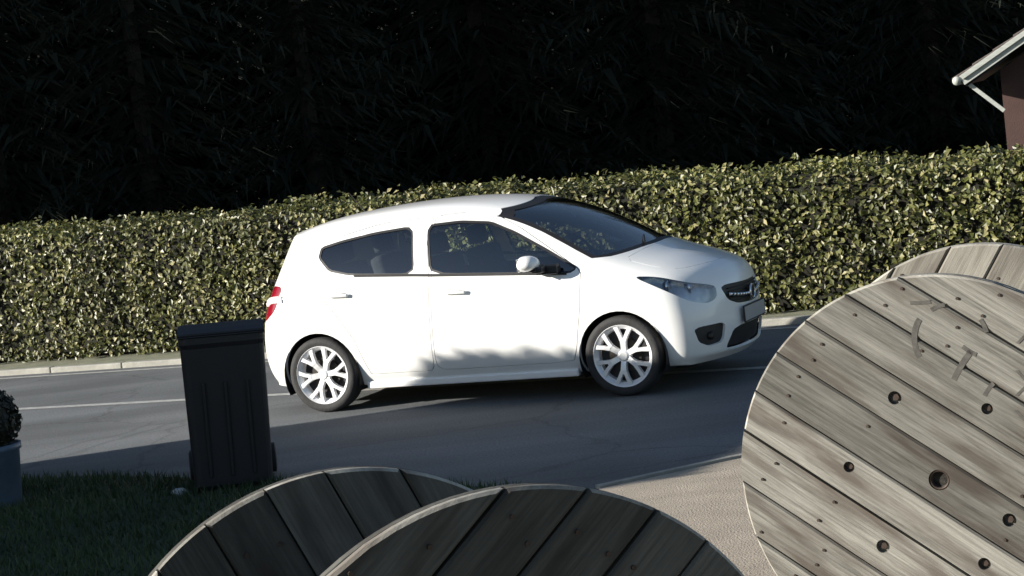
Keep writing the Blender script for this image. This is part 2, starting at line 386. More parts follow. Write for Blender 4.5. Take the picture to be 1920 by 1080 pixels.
protos = [conifer_arrays(0, 0, 0, 15 + 2 * k, np.random.default_rng(50 + k)) for k in range(5)]
for row in range(4):
    for i in range(-17, 20):
        q = Vector((0, 44, 0)) + HL * (i * 3.6 + (row % 2) * 2.1 + rnd.uniform(-1, 1)) + HN * (row * 4.2 + rnd.uniform(-1.1, 1.1))
        k = rnd.randrange(5); v, f = protos[k]
        a = rnd.uniform(0, 6.28); s = rnd.uniform(0.85, 1.2); ca, sa = math.cos(a), math.sin(a)
        w = v.copy(); w[:, 0] = (v[:, 0] * ca - v[:, 1] * sa) * s + q.x; w[:, 1] = (v[:, 0] * sa + v[:, 1] * ca) * s + q.y; w[:, 2] = v[:, 2] * s - 0.3
        VV.append(w); FF.append(f + c0); c0 += len(w)
        cyl(trunks, (q.x, q.y, -0.5), (q.x, q.y, (14 + 2 * k) * s), 0.22, 0.03, 5, False)
fo = link('conifer_forest', quads_mesh('conifer_forest', np.concatenate(VV), np.concatenate(FF), M['conifer']))
tag(fo, 'dense near black conifer wood in shade filling the view behind the hedge', 'forest', kind='stuff')
tk = fin('trunk', trunks, M['bark'], fo); tk['kind'] = 'stuff'

# ------------------------------------------------------------------ hedge
hd = empty('hedge', (-1.0, 20.30, 0.03), R(-27.2)); HLn = 0.0
tag(hd, 'long clipped olive hedge running behind the white car, full of gaps and dry leaves', 'hedge')
def htop(x): return 1.515 + 0.035 * max(0.0, min(2.0, -3.5 - x)) - 0.031 * max(0.0, x)          # local x, above base
bm = bmesh.new(); X0, X1, TH = -13.0, 14.0, 1.0
nx = 28; ring = []
for k in range(nx):
    x = X0 + (X1 - X0) * k / (nx - 1); t = htop(x)
    ring.append([bm.verts.new(p) for p in ((x, 0.14, 0.05), (x, 0.12, t - 0.2), (x, 0.2, t - 0.09), (x, TH - 0.2, t - 0.09), (x, TH - 0.12, 0.05))])
for A, B in zip(ring, ring[1:]):
    for j in range(4): bm.faces.new((A[j], B[j], B[j + 1], A[j + 1]))
bm.faces.new(ring[0]); bm.faces.new(ring[-1][::-1])
fin('hedge_core', bm, M['core'], hd)
n = 60000
xs = rng.uniform(X0, X1, n); top = np.array([htop(x) for x in xs])
which = rng.uniform(0, 1, n); u = rng.uniform(0, 1, n)
P = np.zeros((n, 3)); N = np.zeros((n, 3)); P[:, 0] = xs
fr = which < 0.66; tp = (which >= 0.66) & (which < 0.94); bk = which >= 0.94
bump = 0.03 * np.sin(xs * 3.1) + 0.025 * np.sin(xs * 7.7 + 1)
P[fr, 1] = (rng.normal(0.05, 0.075, n) + bump * 1.3)[fr]; P[fr, 2] = (0.03 + u * (top - 0.06))[fr]; N[fr, 1] = -1; N[fr, 2] = 0.35
P[tp, 1] = (u * TH)[tp]; P[tp, 2] = (top + rng.normal(-0.03, 0.045, n) + bump * 0.9)[tp]; N[tp, 2] = 1; N[tp, 1] = -0.3
P[bk, 1] = TH; P[bk, 2] = (u * top)[bk]; N[bk, 1] = 1
V, F = leaves_arrays(P, N, 0.068, 0.046, rng, 0.4, 1.0)
fo = link('foliage', quads_mesh('foliage', V, F, M['hedge']), parent=hd); fo['kind'] = 'stuff'
bm = bmesh.new()
for k in range(150):
    x = rnd.uniform(X0, X1); z0 = 0.0; z1 = rnd.uniform(0.5, 1.45); y = rnd.uniform(0.07, 0.16)
    cyl(bm, (x, y + 0.1, z0), (x + rnd.uniform(-.2, .2), y, z1), 0.010, 0.004, 5, False)
for k in range(70):
    x = rnd.uniform(X0, X1); t = htop(x)
    cyl(bm, (x, rnd.uniform(0, .6), t - .15), (x + rnd.uniform(-.06, .06), rnd.uniform(-.02, .6), t + rnd.uniform(0.02, .10)), 0.004, 0.002, 4, False)
fo = fin('twigs', bm, M['bark'], hd); fo['kind'] = 'stuff'

# ------------------------------------------------------------------ house corner at upper right
def house():
    root = empty('chalet', (5.88, 24.0, 0), R(-16)); tag(root, 'brown rendered house with pale gable boards rising behind the hedge', 'house')
    wx0, Wd, D, eave, sl = 0.45, 6.2, 8.0, 2.0, 0.56        # local: eave tip at x=0, gable front y=0.45
    half = Wd / 2 + wx0; ridge = eave + half * sl
    bm = bmesh.new()
    pl = [(wx0, -0.3), (wx0 + Wd, -0.3), (wx0 + Wd, eave + wx0 * sl - 0.12), (half, ridge - 0.14), (wx0, eave + wx0 * sl - 0.12)]
    a = [bm.verts.new((x, 0.5, z)) for x, z in pl]; b = [bm.verts.new((x, 0.5 + D, z)) for x, z in pl]
    bm.faces.new(a); bm.faces.new(b[::-1])
    for k in range(5): bm.faces.new((a[k], b[k], b[(k + 1) % 5], a[(k + 1) % 5]))
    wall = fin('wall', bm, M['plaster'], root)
    # roof slabs
    bm = bmesh.new()
    for sg in (0, 1):
        pts = [(0.0, eave), (half, ridge), (half, ridge + 0.10), (-0.03, eave + 0.09)]
        if sg: pts = [(2 * half - x, z) for x, z in pts]
        a = [bm.verts.new((x, 0.02, z)) for x, z in pts]; b = [bm.verts.new((x, 0.9 + D, z)) for x, z in pts]
        bm.faces.new(a); bm.faces.new(b[::-1])
        for k in range(4): bm.faces.new((a[k], b[k], b[(k + 1) % 4], a[(k + 1) % 4]))
    rf = fin('roof', bm, M['roof'], root)
    # tiles on the left slope: one course strip each
    tme = None; ang = math.atan(sl)
    b_ = bmesh.new(); box(b_, (0, 0, 0), (0.36, 0.30, 0.025), bev=0.008); tme = bpy.data.meshes.new('roof_tile'); b_.to_mesh(tme); b_.free(); tme.materials.append(M['roof'])
    for i in range(9):
        for j in range(12):
            d = 0.1 + i * 0.30
            o = link('roof_tile', tme, None, rf); o.location = (d * math.cos(ang) - 0.05, 0.18 + j * 0.31, eave + 0.118 + d * math.sin(ang)); o.rotation_euler = (0, -ang + 0.06, 0)
    # barge boards (two stepped boards), gutter end and eave brace
    for (y, w_, zt) in ((0.0, 0.13, 0.09), (-0.035, 0.06, 0.13)):
        for sg in (0, 1):
            bm = bmesh.new(); L = half / math.cos(ang) + 0.02
            box(bm, (0, 0, 0), (L, 0.03, w_), Matrix.Rotation(-ang if not sg else ang, 3, 'Y'), bev=0.004)
            o = fin('barge_board', bm, M['barge'], root)
            xc = half / 2 if not sg else 1.5 * half
            o.location = (xc - 0.0, y, (eave + ridge) / 2 + zt - 0.03)
    bm = bmesh.new(); cyl(bm, (-0.07, -0.03, eave + 0.06), (-0.07, D + 0.8, eave + 0.06), 0.055, seg=14)
    fin('gutter', bm, M['barge'], root, True)
    bm = bmesh.new(); box(bm, (0, 0, 0), (0.60, 0.06, 0.05), Matrix.Rotation(R(44), 3, 'Y'), bev=0.004)
    o = fin('eave_brace', bm, M['barge'], root); o.location = (0.25, 0.10, eave - 0.17)
    bm = bmesh.new(); box(bm, (0, 0, 0), (0.62, 1.2, 0.03)); o = fin('soffit', bm, M['dark'], root); o.location = (0.30, 0.65, eave + 0.01 + 0.13); o.rotation_euler = (0, -ang, 0)
    # a window on the gable, beyond the frame
    bm = bmesh.new(); box(bm, (2.6, 0.47, 1.35), (1.1, 0.08, 1.2), bev=0.01); fr = fin('window', bm, M['barge'], root)
    bm = bmesh.new(); box(bm, (2.6, 0.425, 1.35), (0.94, 0.012, 1.04)); fin('pane', bm, M['glass'], fr)
house()

# ------------------------------------------------------------------ unseen tall hedge, added and shaped to cast shade on lawn, road and car sill
def shade_hedge():
    root = empty('hedge', (-8.0, 11.4, 0)); tag(root, 'unseen tall loose hedge added left of the lawn to cast shade', 'hedge')
    prof = [(8.3, 1.95), (9.2, 2.0), (9.3, 2.75), (10.5, 2.98), (12.2, 3.07), (12.6, 3.05), (12.96, 2.99), (13.33, 2.83), (13.6, 2.72), (13.85, 2.56)]
    ys_, zs_ = [p[0] for p in prof], [p[1] for p in prof]
    bm = bmesh.new(); A = []
    for y in np.linspace(8.3, 13.83, 46):
        z = float(np.interp(y, ys_, zs_)) - 0.04
        A.append([bm.verts.new((x, y - 11.4, h)) for x, h in ((.3, 0), (.3, z * .7), (.12, z), (-.25, z), (-.5, z * .7), (-.5, 0))])
    for P_, Q_ in zip(A, A[1:]):
        for j in range(5): bm.faces.new((P_[j], P_[j + 1], Q_[j + 1], Q_[j]))
    bm.faces.new(A[0]); bm.faces.new(A[-1][::-1])
    fin('hedge_core', bm, M['core'], root)
    r = np.random.default_rng(21); n = 20000
    y = r.uniform(8.2, 13.82, n); u = r.uniform(0, 1, n); zt = np.interp(y, ys_, zs_)
    up = r.uniform(0, 1, n) < .55
    z = np.where(up, zt + np.abs(r.normal(0, .04, n)) - .07, u * zt)
    P = np.stack([np.where(up, r.uniform(-.55, .4, n), r.choice([-.5, .33], n) + r.normal(0, .06, n)), y - 11.4, z], 1)
    V, F = leaves_arrays(P, np.tile([0.5, 0, .8], (n, 1)), .09, .06, r)
    o = link('foliage', quads_mesh('foliage', V, F, M['hedge']), parent=root); o['kind'] = 'stuff'
shade_hedge()
#@@SETTING_END

# ================================================================== CABLE REELS
def clip_plank(Rr, y0, y1, gap=0.004):
    """outline of a plank band y0..y1 inside the circle of radius Rr (plank runs along x)"""
    y0 += gap; y1 -= gap
    ya, yb = max(-Rr * 0.999, y0), min(Rr * 0.999, y1)
    N_ = 9; right, left = [], []
    for k in range(N_):
        y = ya + (yb - ya) * k / (N_ - 1); x = math.sqrt(max(0, Rr * Rr - y * y))
        right.append((x, y)); left.append((-x, y))
    return right + left[::-1]
def boolean_cut(o, cutters):
    for c in cutters:
        md = o.modifiers.new('b', 'BOOLEAN'); md.operation = 'DIFFERENCE'; md.solver = 'EXACT'; md.object = c
    dg = bpy.context.evaluated_depsgraph_get(); dg.update()
    me = bpy.data.meshes.new_from_object(o.evaluated_get(dg)); o.modifiers.clear(); o.data = me
def reel(name, label, front, back, Rr, ang_f, ang_b, wood, wood2, rim, widths, holes, arbor, bolt_m, stencil=False, rr=3, nrm=None, chamfer=0.007, Rb=None):
    r_ = random.Random(rr)
    f, b = Vector(front), Vector(back); ax = (b - f); Wd = ax.length; ax.normalize()
    if nrm: ax = -Vector(nrm).normalized()
    zv = Vector((0, 0, 1)); u = ax.cross(zv).normalized(); v = u.cross(ax).normalized()     # u right, v up as seen from the front
    root = empty(name, (f.x, f.y, 0.05)); tag(root, label, 'cable reel', 'wooden cable reels in the yard')
    root.rotation_euler = (0, 0, 0)
    base = Matrix((( u.x, v.x, -ax.x, 0), (u.y, v.y, -ax.y, 0), (u.z, v.z, -ax.z, 0), (0, 0, 0, 1)))  # local z points to viewer
    R0 = Rr
    for side, (c, ang) in enumerate(((f, ang_f), (b, ang_b))):
        Rr = R0 if side == 0 else (Rb or R0)
        wd = wood if side == 0 else wood2
        Ml = Matrix.Translation(c - Vector((f.x, f.y, 0.05))) @ base @ Matrix.Rotation(ang, 4, 'Z')
        # inner backing disc (second board layer) with bevelled rim
        bm = bmesh.new(); t0, t1 = (-0.055, -0.0245) if side == 0 else (-0.0, 0.030)
        prof = [(0.04, t0), (Rr - 0.006, t0), (Rr, t0 + 0.006), (Rr, t1 - 0.002), (Rr - 0.004, t1), (0.04, t1), (0.04, t0)]
        lathe(bm, prof, 96, 'Z')
        fl = fin('flange', bm, rim, root); fl.matrix_local = Ml
        # face boards
        z0, z1 = (-0.0240, 0.0) if side == 0 else (0.0305, 0.0545)
        cut = []
        if side == 0:
            for (hx, hy, hr) in holes + [arbor]:
                cb = bmesh.new(); cyl(cb, (hx, hy, -0.0225), (hx, hy, 0.06), hr, seg=20)
                co = fin('cutter', cb, M['hole'], fl); co.data.materials.clear(); co.data.materials.append(wd); cut.append((hx, hy, hr, co))
        y = -Rr; k = 0; pl = []; bands = []
        while y < Rr - 0.02:
            w_ = widths[k % len(widths)] * (1 if side == 0 else 1.05); y1 = min(y + w_, Rr)
            if Rr - y1 < 0.035: y1 = Rr
            bm = bmesh.new(); poly = clip_plank(Rr, y, y1, r_.choice((0.001, 0.0015, 0.002, 0.0035, 0.0045)))
            dz = r_.uniform(-0.0012, 0.0012) if side == 0 else r_.uniform(-.002, .004); bands.append(((y + y1) / 2, (y1 - y) / 2))
            prism(bm, poly, z0, z1 + dz)
            top = [e for e in bm.edges if all(q.co.z > z1 - 0.01 for q in e.verts)]
            arc_e = [e for e in top if all(math.hypot(q.co.x, q.co.y) > Rr * .98 for q in e.verts)]
            bmesh.ops.bevel(bm, geom=[e for e in top if e not in arc_e], offset=0.003, segments=1, affect='EDGES')
            arc_e = [e for e in bm.edges if all(q.co.z > z1 - 0.001 and math.hypot(q.co.x, q.co.y) > Rr * .985 for q in e.verts)]
            bmesh.ops.bevel(bm, geom=arc_e, offset=chamfer, segments=1, affect='EDGES')
            bm.normal_update()
            for f_ in bm.faces:
                c_ = f_.calc_center_median()
                if math.hypot(c_.x, c_.y) > Rr * .97 and (abs(f_.normal.z) < .95): f_.material_index = 1  # edge chamfers take the pale colour as a painted sunlit line
            o = fin('plank', bm, wd, fl); o.data.materials.append(M['wood_rim'])
            hit = [c_[3] for c_ in cut if y - c_[2] < c_[1] < y1 + c_[2]]
            pl.append((o, hit)); y = y1; k += 1
        for o, hit in pl:
            if hit: boolean_cut(o, hit)
        if side == 0:
            for hx, hy, hr, co in cut:
                me_ = co.data; bpy.data.objects.remove(co); bpy.data.meshes.remove(me_)
            for hx, hy, hr in holes:                            # bolt heads deep in their holes
                bm = bmesh.new(); cyl(bm, (hx, hy, -0.0228), (hx, hy, -0.012), hr * 0.55, seg=6); fin('bolt', bm, bolt_m, fl)
            bm = bmesh.new(); lathe(bm, [(arbor[2] - 0.008, -0.10), (arbor[2] - 0.001, -0.10), (arbor[2] - 0.001, -0.004), (arbor[2] - 0.008, -0.004), (arbor[2] - 0.008, -0.10)], 28, 'Z')
            o = fin('arbor_bush', bm, M['iron'], fl, True); o.location = (arbor[0], arbor[1], 0)
            bm = bmesh.new(); cyl(bm, (arbor[0], arbor[1], -0.0242), (arbor[0], arbor[1], -0.0225), arbor[2] - 0.009, seg=24); fin('arbor_bore', bm, M['hole'], fl)
        # nails: clenched heads in two rows across the boards (one joined part)
        bm = bmesh.new()
        for (yc, hw) in bands:
            for xl in (-.82, -.42, .40, .80):
                half_ = math.sqrt(max(0, Rr * Rr - yc * yc))
                for sg in (-1, 1):
                    x_, y_ = xl * half_ + r_.uniform(-.02, .02), yc + sg * hw * .5 + r_.uniform(-.012, .012)
                    if r_.random() < .35 or math.hypot(x_, y_) < .07 or math.hypot(x_, y_) > Rr - .02 or any(math.hypot(x_ - q[0], y_ - q[1]) < q[2] + .012 for q in holes): continue
                    cyl(bm, (x_, y_, z1 - 0.004), (x_, y_, z1 + 0.0055), 0.0055, seg=7)
        o = fin('nail', bm, M['iron'], fl); o['kind'] = 'stuff'
        if side == 0 and stencil:
            px = Rr / 390.0; rot = Matrix.Rotation(-ang - ROLL, 4, 'Z')
            def mark(build):
                bm = bmesh.new(); build(bm); bmesh.ops.transform(bm, matrix=rot, verts=bm.verts); fin('stencil_mark', bm, M['stencil'], fl)
            def arc(cx, cy, rad, a0, a1, w_, seg=8):
                def bld(bm):
                    ring = []
                    for s_ in range(seg + 1):
                        t_ = a0 + (a1 - a0) * s_ / seg; ww = w_ * r_.uniform(.95, 1.05)
                        ring.append([bm.verts.new((cx + k_ * math.cos(t_), cy + k_ * math.sin(t_), h_)) for k_, h_ in ((rad - ww / 2, .0013), (rad + ww / 2, .0013), (rad + ww / 2, .0017), (rad - ww / 2, .0017))])
                    for A_, B_ in zip(ring, ring[1:]):
                        for j in range(4): bm.faces.new((A_[j], A_[(j + 1) % 4], B_[(j + 1) % 4], B_[j]))
                    bm.faces.new(ring[0]); bm.faces.new(ring[-1][::-1])
                mark(bld)
            def bar(x0, y0, x1, y1, w_):
                L_ = math.hypot(x1 - x0, y1 - y0); arc(x0 + (x1 - x0) / 2 - (y1 - y0) * 4, y0 + (y1 - y0) / 2 + (x1 - x0) * 4, L_ * 4.03, math.atan2((y1 - y0) / 2 * -1 + 0, 1) * 0 + math.atan2(y0 - (y0 + (y1 - y0) / 2 + (x1 - x0) * 4), x0 - (x0 + (x1 - x0) / 2 - (y1 - y0) * 4)), math.atan2(y1 - (y0 + (y1 - y0) / 2 + (x1 - x0) * 4), x1 - (x0 + (x1 - x0) / 2 - (y1 - y0) * 4)), w_, 5)
            def Q(X, Y): return ((X - 1762) * px, (910 - Y) * px)
            cx, cy = Q(1782, 640)
            arc(cx, cy, 70 * px, R(150), R(212), 11 * px); arc(cx, cy, 66 * px, R(102), R(126), 8 * px); arc(cx, cy, 66 * px, R(15), R(38), 8 * px)
            for a_, b_, w_ in ((Q(1818, 660), Q(1787, 716), 11), (Q(1802, 652), Q(1828, 666), 8), (Q(1860, 717), Q(1844, 742), 8), (Q(1902, 640), Q(1902, 690), 6), (Q(1902, 738), Q(1902, 765), 6), (Q(1704, 575), Q(1742, 571), 7)):
                bar(*a_, *b_, w_ * px)
    # drum of staves between the flanges
    Rd = Rr * 0.52; ns = 22; L = Wd - 0.056 - 0.0; sme = None
    ax2 = (b - f).normalized(); u2 = ax2.cross(zv).normalized(); v2 = u2.cross(ax2).normalized()
    Md = Matrix.Translation(f - Vector((f.x, f.y, 0.05))) @ Matrix(((u2.x, v2.x, -ax2.x, 0), (u2.y, v2.y, -ax2.y, 0), (u2.z, v2.z, -ax2.z, 0), (0, 0, 0, 1)))
    bm = bmesh.new(); cyl(bm, (0, 0, -0.056), (0, 0, -Wd - 0.001 + 0.056), Rd - 0.02, seg=32); dr = fin('drum', bm, M['hole'], root); dr.matrix_local = Md
    for k in range(ns):
        if sme is None:
            b_ = bmesh.new(); box(b_, (Rd, 0, -(0.057 + Wd - 0.056) / 2), (0.03, 2 * math.pi * Rd / ns - 0.006, Wd - 0.115), bev=0.003)
            o = fin('stave', b_, wood2, dr); sme = o.data
        else: o = link('stave', sme, None, dr)
        o.rotation_euler = (0, 0, 2 * math.pi * k / ns)
    return root
rp = 0.711 / 390
rcos = lambda X, Y, r, ang: ((lambda x, y: (x * math.cos(-ang) - y * math.sin(-ang), x * math.sin(-ang) + y * math.cos(-ang), r))((X - 1762) * rp, (910 - Y) * rp))
AF = R(-29)
def hole_at(X, Y, r):
    x, y = (X - 1762) * rp, (910 - Y) * rp; a = -(AF) ; return (x * math.cos(a) - y * math.sin(a), x * math.sin(a) + y * math.cos(a), r)
# plank angle is measured in the upright disc: image angle minus the camera roll
reel('cable_reel', 'large sunlit pale grey wooden cable reel with bolt holes at the right edge', (1.39, 6.56, 0.728), (1.785, 7.36, 0.748), 0.718, AF - ROLL, R(64) - ROLL,
     M['wood_pale'], M['wood_pale2'], M['wood_rim'], [0.16, 0.15, 0.17, 0.15, 0.165, 0.155],
     [hole_at(1675, 757, .024), hole_at(1850, 765, .020), hole_at(1587, 900, .020), hole_at(1895, 975, .024), hole_at(1655, 1052, .024), hole_at(1850, 1065, .022)],
     (0.0, 0.0, 0.037), M['iron'], True, 5)
a6 = [(0.24 * math.cos(R(60 * k + 10)), 0.24 * math.sin(R(60 * k + 10)), 0.022) for k in range(6)]
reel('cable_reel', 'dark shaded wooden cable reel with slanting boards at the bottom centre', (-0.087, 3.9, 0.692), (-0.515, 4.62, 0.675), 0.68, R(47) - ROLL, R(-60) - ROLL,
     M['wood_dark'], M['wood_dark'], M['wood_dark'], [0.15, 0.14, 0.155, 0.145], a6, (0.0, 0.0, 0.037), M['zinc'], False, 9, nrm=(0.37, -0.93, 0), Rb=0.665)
#@@REELS_END

# ================================================================== WHEELIE BIN
def wheelie_bin(loc, rz, tilt):
    root = empty('wheelie_bin', loc, rz); root.rotation_euler = (0, tilt, rz)
    tag(root, 'black wheelie bin on the lawn behind the car, lid shut', 'bin')
    bm = bmesh.new()
    secs = [(0.0, .238, .24), (0.03, .252, .26), (0.5, .262, .29), (0.93, .268, .315), (0.96, .275, .325), (1.0, .275, .325)]
    rings = []
    for z, hx, hy in secs:
        ring = []
        for (sx, sy) in ((1, 1), (-1, 1), (-1, -1), (1, -1)):
            r = 0.05
            for k in range(5):
                a = {(1, 1): 0, (-1, 1): 90, (-1, -1): 180, (1, -1): 270}[(sx, sy)] + 22.5 * k
                ring.append(bm.verts.new((sx * (hx - r) + r * math.cos(R(a)), sy * (hy - r) + r * math.sin(R(a)), z)))
        rings.append(ring)
    for A, B in zip(rings, rings[1:]):
        n = len(A)
        for k in range(n): bm.faces.new((A[k], A[(k + 1) % n], B[(k + 1) % n], B[k]))
    bm.faces.new(rings[0][::-1]); bm.faces.new(rings[-1])
    body = fin('body', bm, M['bin'], root)
    for x in (-0.14, 0.0, 0.14):
        bm = bmesh.new(); box(bm, (x, -0.2865, 0.42), (0.022, 0.006, 0.62), bev=0.006); o = fin('rib', bm, M['bin'], body); o.rotation_euler = (R(4), 0, 0); o.location = (0, 0.022, 0)
    bm = bmesh.new()
    prof = [(-.33, 1.0), (-.338, 1.012), (-.332, 1.03), (-.2, 1.045), (.1, 1.05), (.32, 1.04), (.345, 1.02), (.335, 1.0)]
    a = [bm.verts.new((-.278, y, z)) for y, z in prof]; b = [bm.verts.new((.278, y, z)) for y, z in prof]
    bm.faces.new(a); bm.faces.new(b[::-1])
    for k in range(len(prof)): bm.faces.new((a[k], b[k], b[(k + 1) % len(prof)], a[(k + 1) % len(prof)]))
    bmesh.ops.bevel(bm, geom=bm.edges[:], offset=0.008, segments=2, affect='EDGES')
    fin('lid', bm, M['bin'], root)
    bm = bmesh.new(); cyl(bm, (-.2, .42, .98), (.2, .42, .98), .016, seg=10); cyl(bm, (-.17, .34, .96), (-.17, .42, .98), .014, seg=8); cyl(bm, (.17, .34, .96), (.17, .42, .98), .014, seg=8)
    fin('handle', bm, M['bin'], root)
    bm = bmesh.new(); cyl(bm, (-.27, .27, .10), (.27, .27, .10), .012, seg=10); fin('axle', bm, M['steel'], root)
    for sx in (-1, 1):
        bm = bmesh.new(); lathe(bm, [(.03, -.025), (.08, -.025), (.1, -.018), (.1, .018), (.08, .025), (.03, .025), (.03, -.025)], 24, 'Y')
        o = fin('wheel', bm, M['rubber'], root); o.location = (sx * .265, .27, .10); o.rotation_euler = (0, 0, R(90))
wheelie_bin((-1.97, 12.55, 0.02), R(8), R(2.3))

# potted shrub cut by the left edge
def potted_shrub(loc):
    root = empty('potted_shrub', loc); tag(root, 'dark clipped shrub in a blue pot at the left edge of the lawn', 'potted plant')
    bm = bmesh.new(); lathe(bm, [(0.0, 0), (.15, 0), (.165, .02), (.195, .40), (.21, .41), (.21, .45), (.185, .45), (.18, .41), (0.0, .40)], 32, 'Z'); fin('pot', bm, M['blue'], root, True)
    bm = bmesh.new(); cyl(bm, (0, 0, .40), (0, 0, .42), .18, seg=24); fin('soil', bm, M['soil'], root)
    bm = bmesh.new(); cyl(bm, (0, 0, .4), (0.01, 0, .7), .02, .012, 8); fin('stem', bm, M['bark'], root)
    r = np.random.default_rng(3); n = 2600
    d = r.normal(0, 1, (n, 3)); d /= np.linalg.norm(d, axis=1)[:, None]
    P = d * (r.uniform(0.55, 1.0, n) ** 0.4)[:, None] * np.array([.225, .225, .21]) * r.uniform(.9, 1.08, n)[:, None] + (0, 0, .62)
    V, F = leaves_arrays(P, d, .05, .03, r)
    o = link('foliage', quads_mesh('foliage', V, F, M['bush']), parent=root); o['kind'] = 'stuff'
potted_shrub((-3.60, 12.75, -0.02))
def pebble(loc, s, label):
    bm = bmesh.new(); bmesh.ops.create_icosphere(bm, subdivisions=2, radius=1)
    r = random.Random(int(loc[0] * 100))
    for v in bm.verts: v.co = Vector((v.co.x * s * r.uniform(.9, 1.1), v.co.y * s * .8 * r.uniform(.9, 1.1), v.co.z * s * .55 * r.uniform(.9, 1.1)))
    o = fin('stone', bm, M['stone'], None, True); o.location = loc; tag(o, label, 'stone')
pebble((-2.30, 12.32, 0.035), .055, 'small grey stone on the lawn at the foot of the black wheelie bin')
#@@SMALL_END

# ================================================================== WHITE CAR  (X forward from rear axle, Y left, Z up)
CAR = empty('parked_car', (-1.2607, 16.3336, 0.0), R(-24.65))
tag(CAR, 'white five door hatchback car on the road in front of the hedge', 'car')
def car_body():
    WB = 2.63
    cols = []
    cols.append([(-.63, 0, .24), (-.69, 0, .31), (-.73, 0, .45), (-.72, 0, .66), (-.67, 0, .88), (-.58, 0, 1.10), (-.41, 0, 1.47)])
    cols.append([(-.61, .43, .24), (-.67, .45, .31), (-.71, .46, .45), (-.70, .46, .66), (-.65, .45, .88), (-.56, .43, 1.10), (-.39, .36, 1.46)])
    cols.append([(-.50, .745, .23), (-.54, .80, .30), (-.57, .83, .45), (-.56, .84, .66), (-.50, .83, .88), (-.39, .77, 1.10), (-.25, .62, 1.44)])
    side = [  # X, W, z4, belt, rail
        (-.32, .878, .93, (-.26, .815, 1.13), (-.13, .64, 1.47)),
        (0.0, .888, .93, (0, .845, 1.135), (.05, .645, 1.51)),
        (.45, .89, .93, (.45, .85, 1.115), (.48, .645, 1.54)),
        (.95, .89, .92, (.95, .845, 1.075), (.95, .64, 1.55)),
        (1.4, .89, .91, (1.4, .84, 1.045), (1.36, .625, 1.525)),
        (1.8, .89, .905, (1.8, .83, 1.02), (1.77, .64, 1.435)),
        (2.15, .89, .90, (2.15, .82, 1.0), (2.12, .685, 1.265)),
        (2.45, .89, .885, (2.47, .81, .975), (2.46, .73, 1.075)),
        (2.75, .888, .85, (2.76, .785, .93), (2.73, .68, 1.0)),
        (3.0, .868, .79, (2.99, .745, .885), (2.96, .64, .955)),
    ]
    for X, w, z4, b, r in side:
        cols.append([(X, w - .12, .19), (X, w - .065, .265), (X, w - .008, .45), (X, w, .68), (X, w - .012, z4), b, r])
    cols.append([(3.09, .75, .19), (3.15, .81, .25), (3.18, .83, .40), (3.17, .82, .58), (3.15, .775, .74), (3.15, .70, .825), (3.13, .60, .895)])
    cols.append([(3.28, .43, .19), (3.35, .44, .25), (3.38, .45, .40), (3.38, .45, .56), (3.37, .43, .70), (3.345, .42, .805), (3.28, .38, .885)])
    cols.append([(3.34, 0, .19), (3.41, 0, .25), (3.44, 0, .40), (3.44, 0, .56), (3.43, 0, .71), (3.405, 0, .815), (3.33, 0, .905)])
    r7 = [(-.14, .36, 1.52), (.05, .36, 1.555), (.48, .36, 1.59), (.95, .35, 1.605), (1.38, .34, 1.585), (1.85, .36, 1.52), (2.27, .39, 1.345), (2.64, .41, 1.13), (2.88, .39, 1.035), (3.04, .36, .995)]
    r8 = [(-.15, 1.53), (.05, 1.57), (.48, 1.605), (.95, 1.62), (1.42, 1.60), (1.93, 1.545), (2.37, 1.365), (2.74, 1.15), (2.94, 1.05), (3.08, 1.005)]
    bm = bmesh.new(); vd = {}
    def V(p):
        k = tuple(round(c, 4) for c in p)
        if k not in vd: vd[k] = bm.verts.new(p)
        return vd[k]
    quads = []
    nc = len(cols)
    for i in range(nc - 1):
        for j in range(6): quads.append((cols[i][j], cols[i + 1][j], cols[i + 1][j + 1], cols[i][j + 1]))
    G = []   # roof grid from c2 to c13
    G.append([cols[2][6], cols[1][6], cols[0][6]])
    for k in range(10): G.append([cols[3 + k][6], r7[k], (r8[k][0], 0, r8[k][1])])
    G.append([cols[13][6], cols[14][6], cols[15][6]])
    for A, B in zip(G, G[1:]):
        for j in range(2): quads.append((A[j], B[j], B[j + 1], A[j + 1]))
    # underside
    for i in range(nc - 1):
        a, b = cols[i][0], cols[i + 1][0]
        if i >= 2 and i < nc - 3:
            a2, b2 = (a[0], 0, a[2]), (b[0], 0, b[2]); quads.append((a2, b2, b, a))
    for q in quads:
        for sg in (1, -1):
            p = [(x, y * sg, z) for x, y, z in q]
            if sg < 0: p = p[::-1]
            try: bm.faces.new([V(c) for c in p])
            except ValueError: pass
    cl = bm.edges.layers.float.new('crease_edge')
    def crease(p, q, v):
        for sg in (1, -1):
            a, b = V((p[0], p[1] * sg, p[2])), V((q[0], q[1] * sg, q[2]))
            e = bm.edges.get((a, b))
            if e: e[cl] = v
    for i in range(2, nc - 3):
        crease(cols[i][0], cols[i + 1][0], .5); crease(cols[i][1], cols[i + 1][1], .3)
    for i in range(9, 13): crease(cols[i][5], cols[i + 1][5], .35)                    # bonnet shoulder
    for i in range(0, 3): crease(cols[i][6], cols[i + 1][6], .45)                      # spoiler edge
    for A, B in ((G[8][0], G[8][1]), (G[8][1], G[8][2])): crease(A, B, .5)            # cowl
    for i in range(13, 15): crease(cols[i][1], cols[i + 1][1], .5); crease(cols[i][6], cols[i + 1][6], .3)
    me = bpy.data.meshes.new('cage'); bm.to_mesh(me); bm.free()
    o = bpy.data.objects.new('cage', me); COL.objects.link(o)
    md = o.modifiers.new('s', 'SUBSURF'); md.levels = 3; md.render_levels = 3
    dg = bpy.context.evaluated_depsgraph_get(); dg.update()
    out_ = bpy.data.meshes.new_from_object(o.evaluated_get(dg)); bpy.data.objects.remove(o)
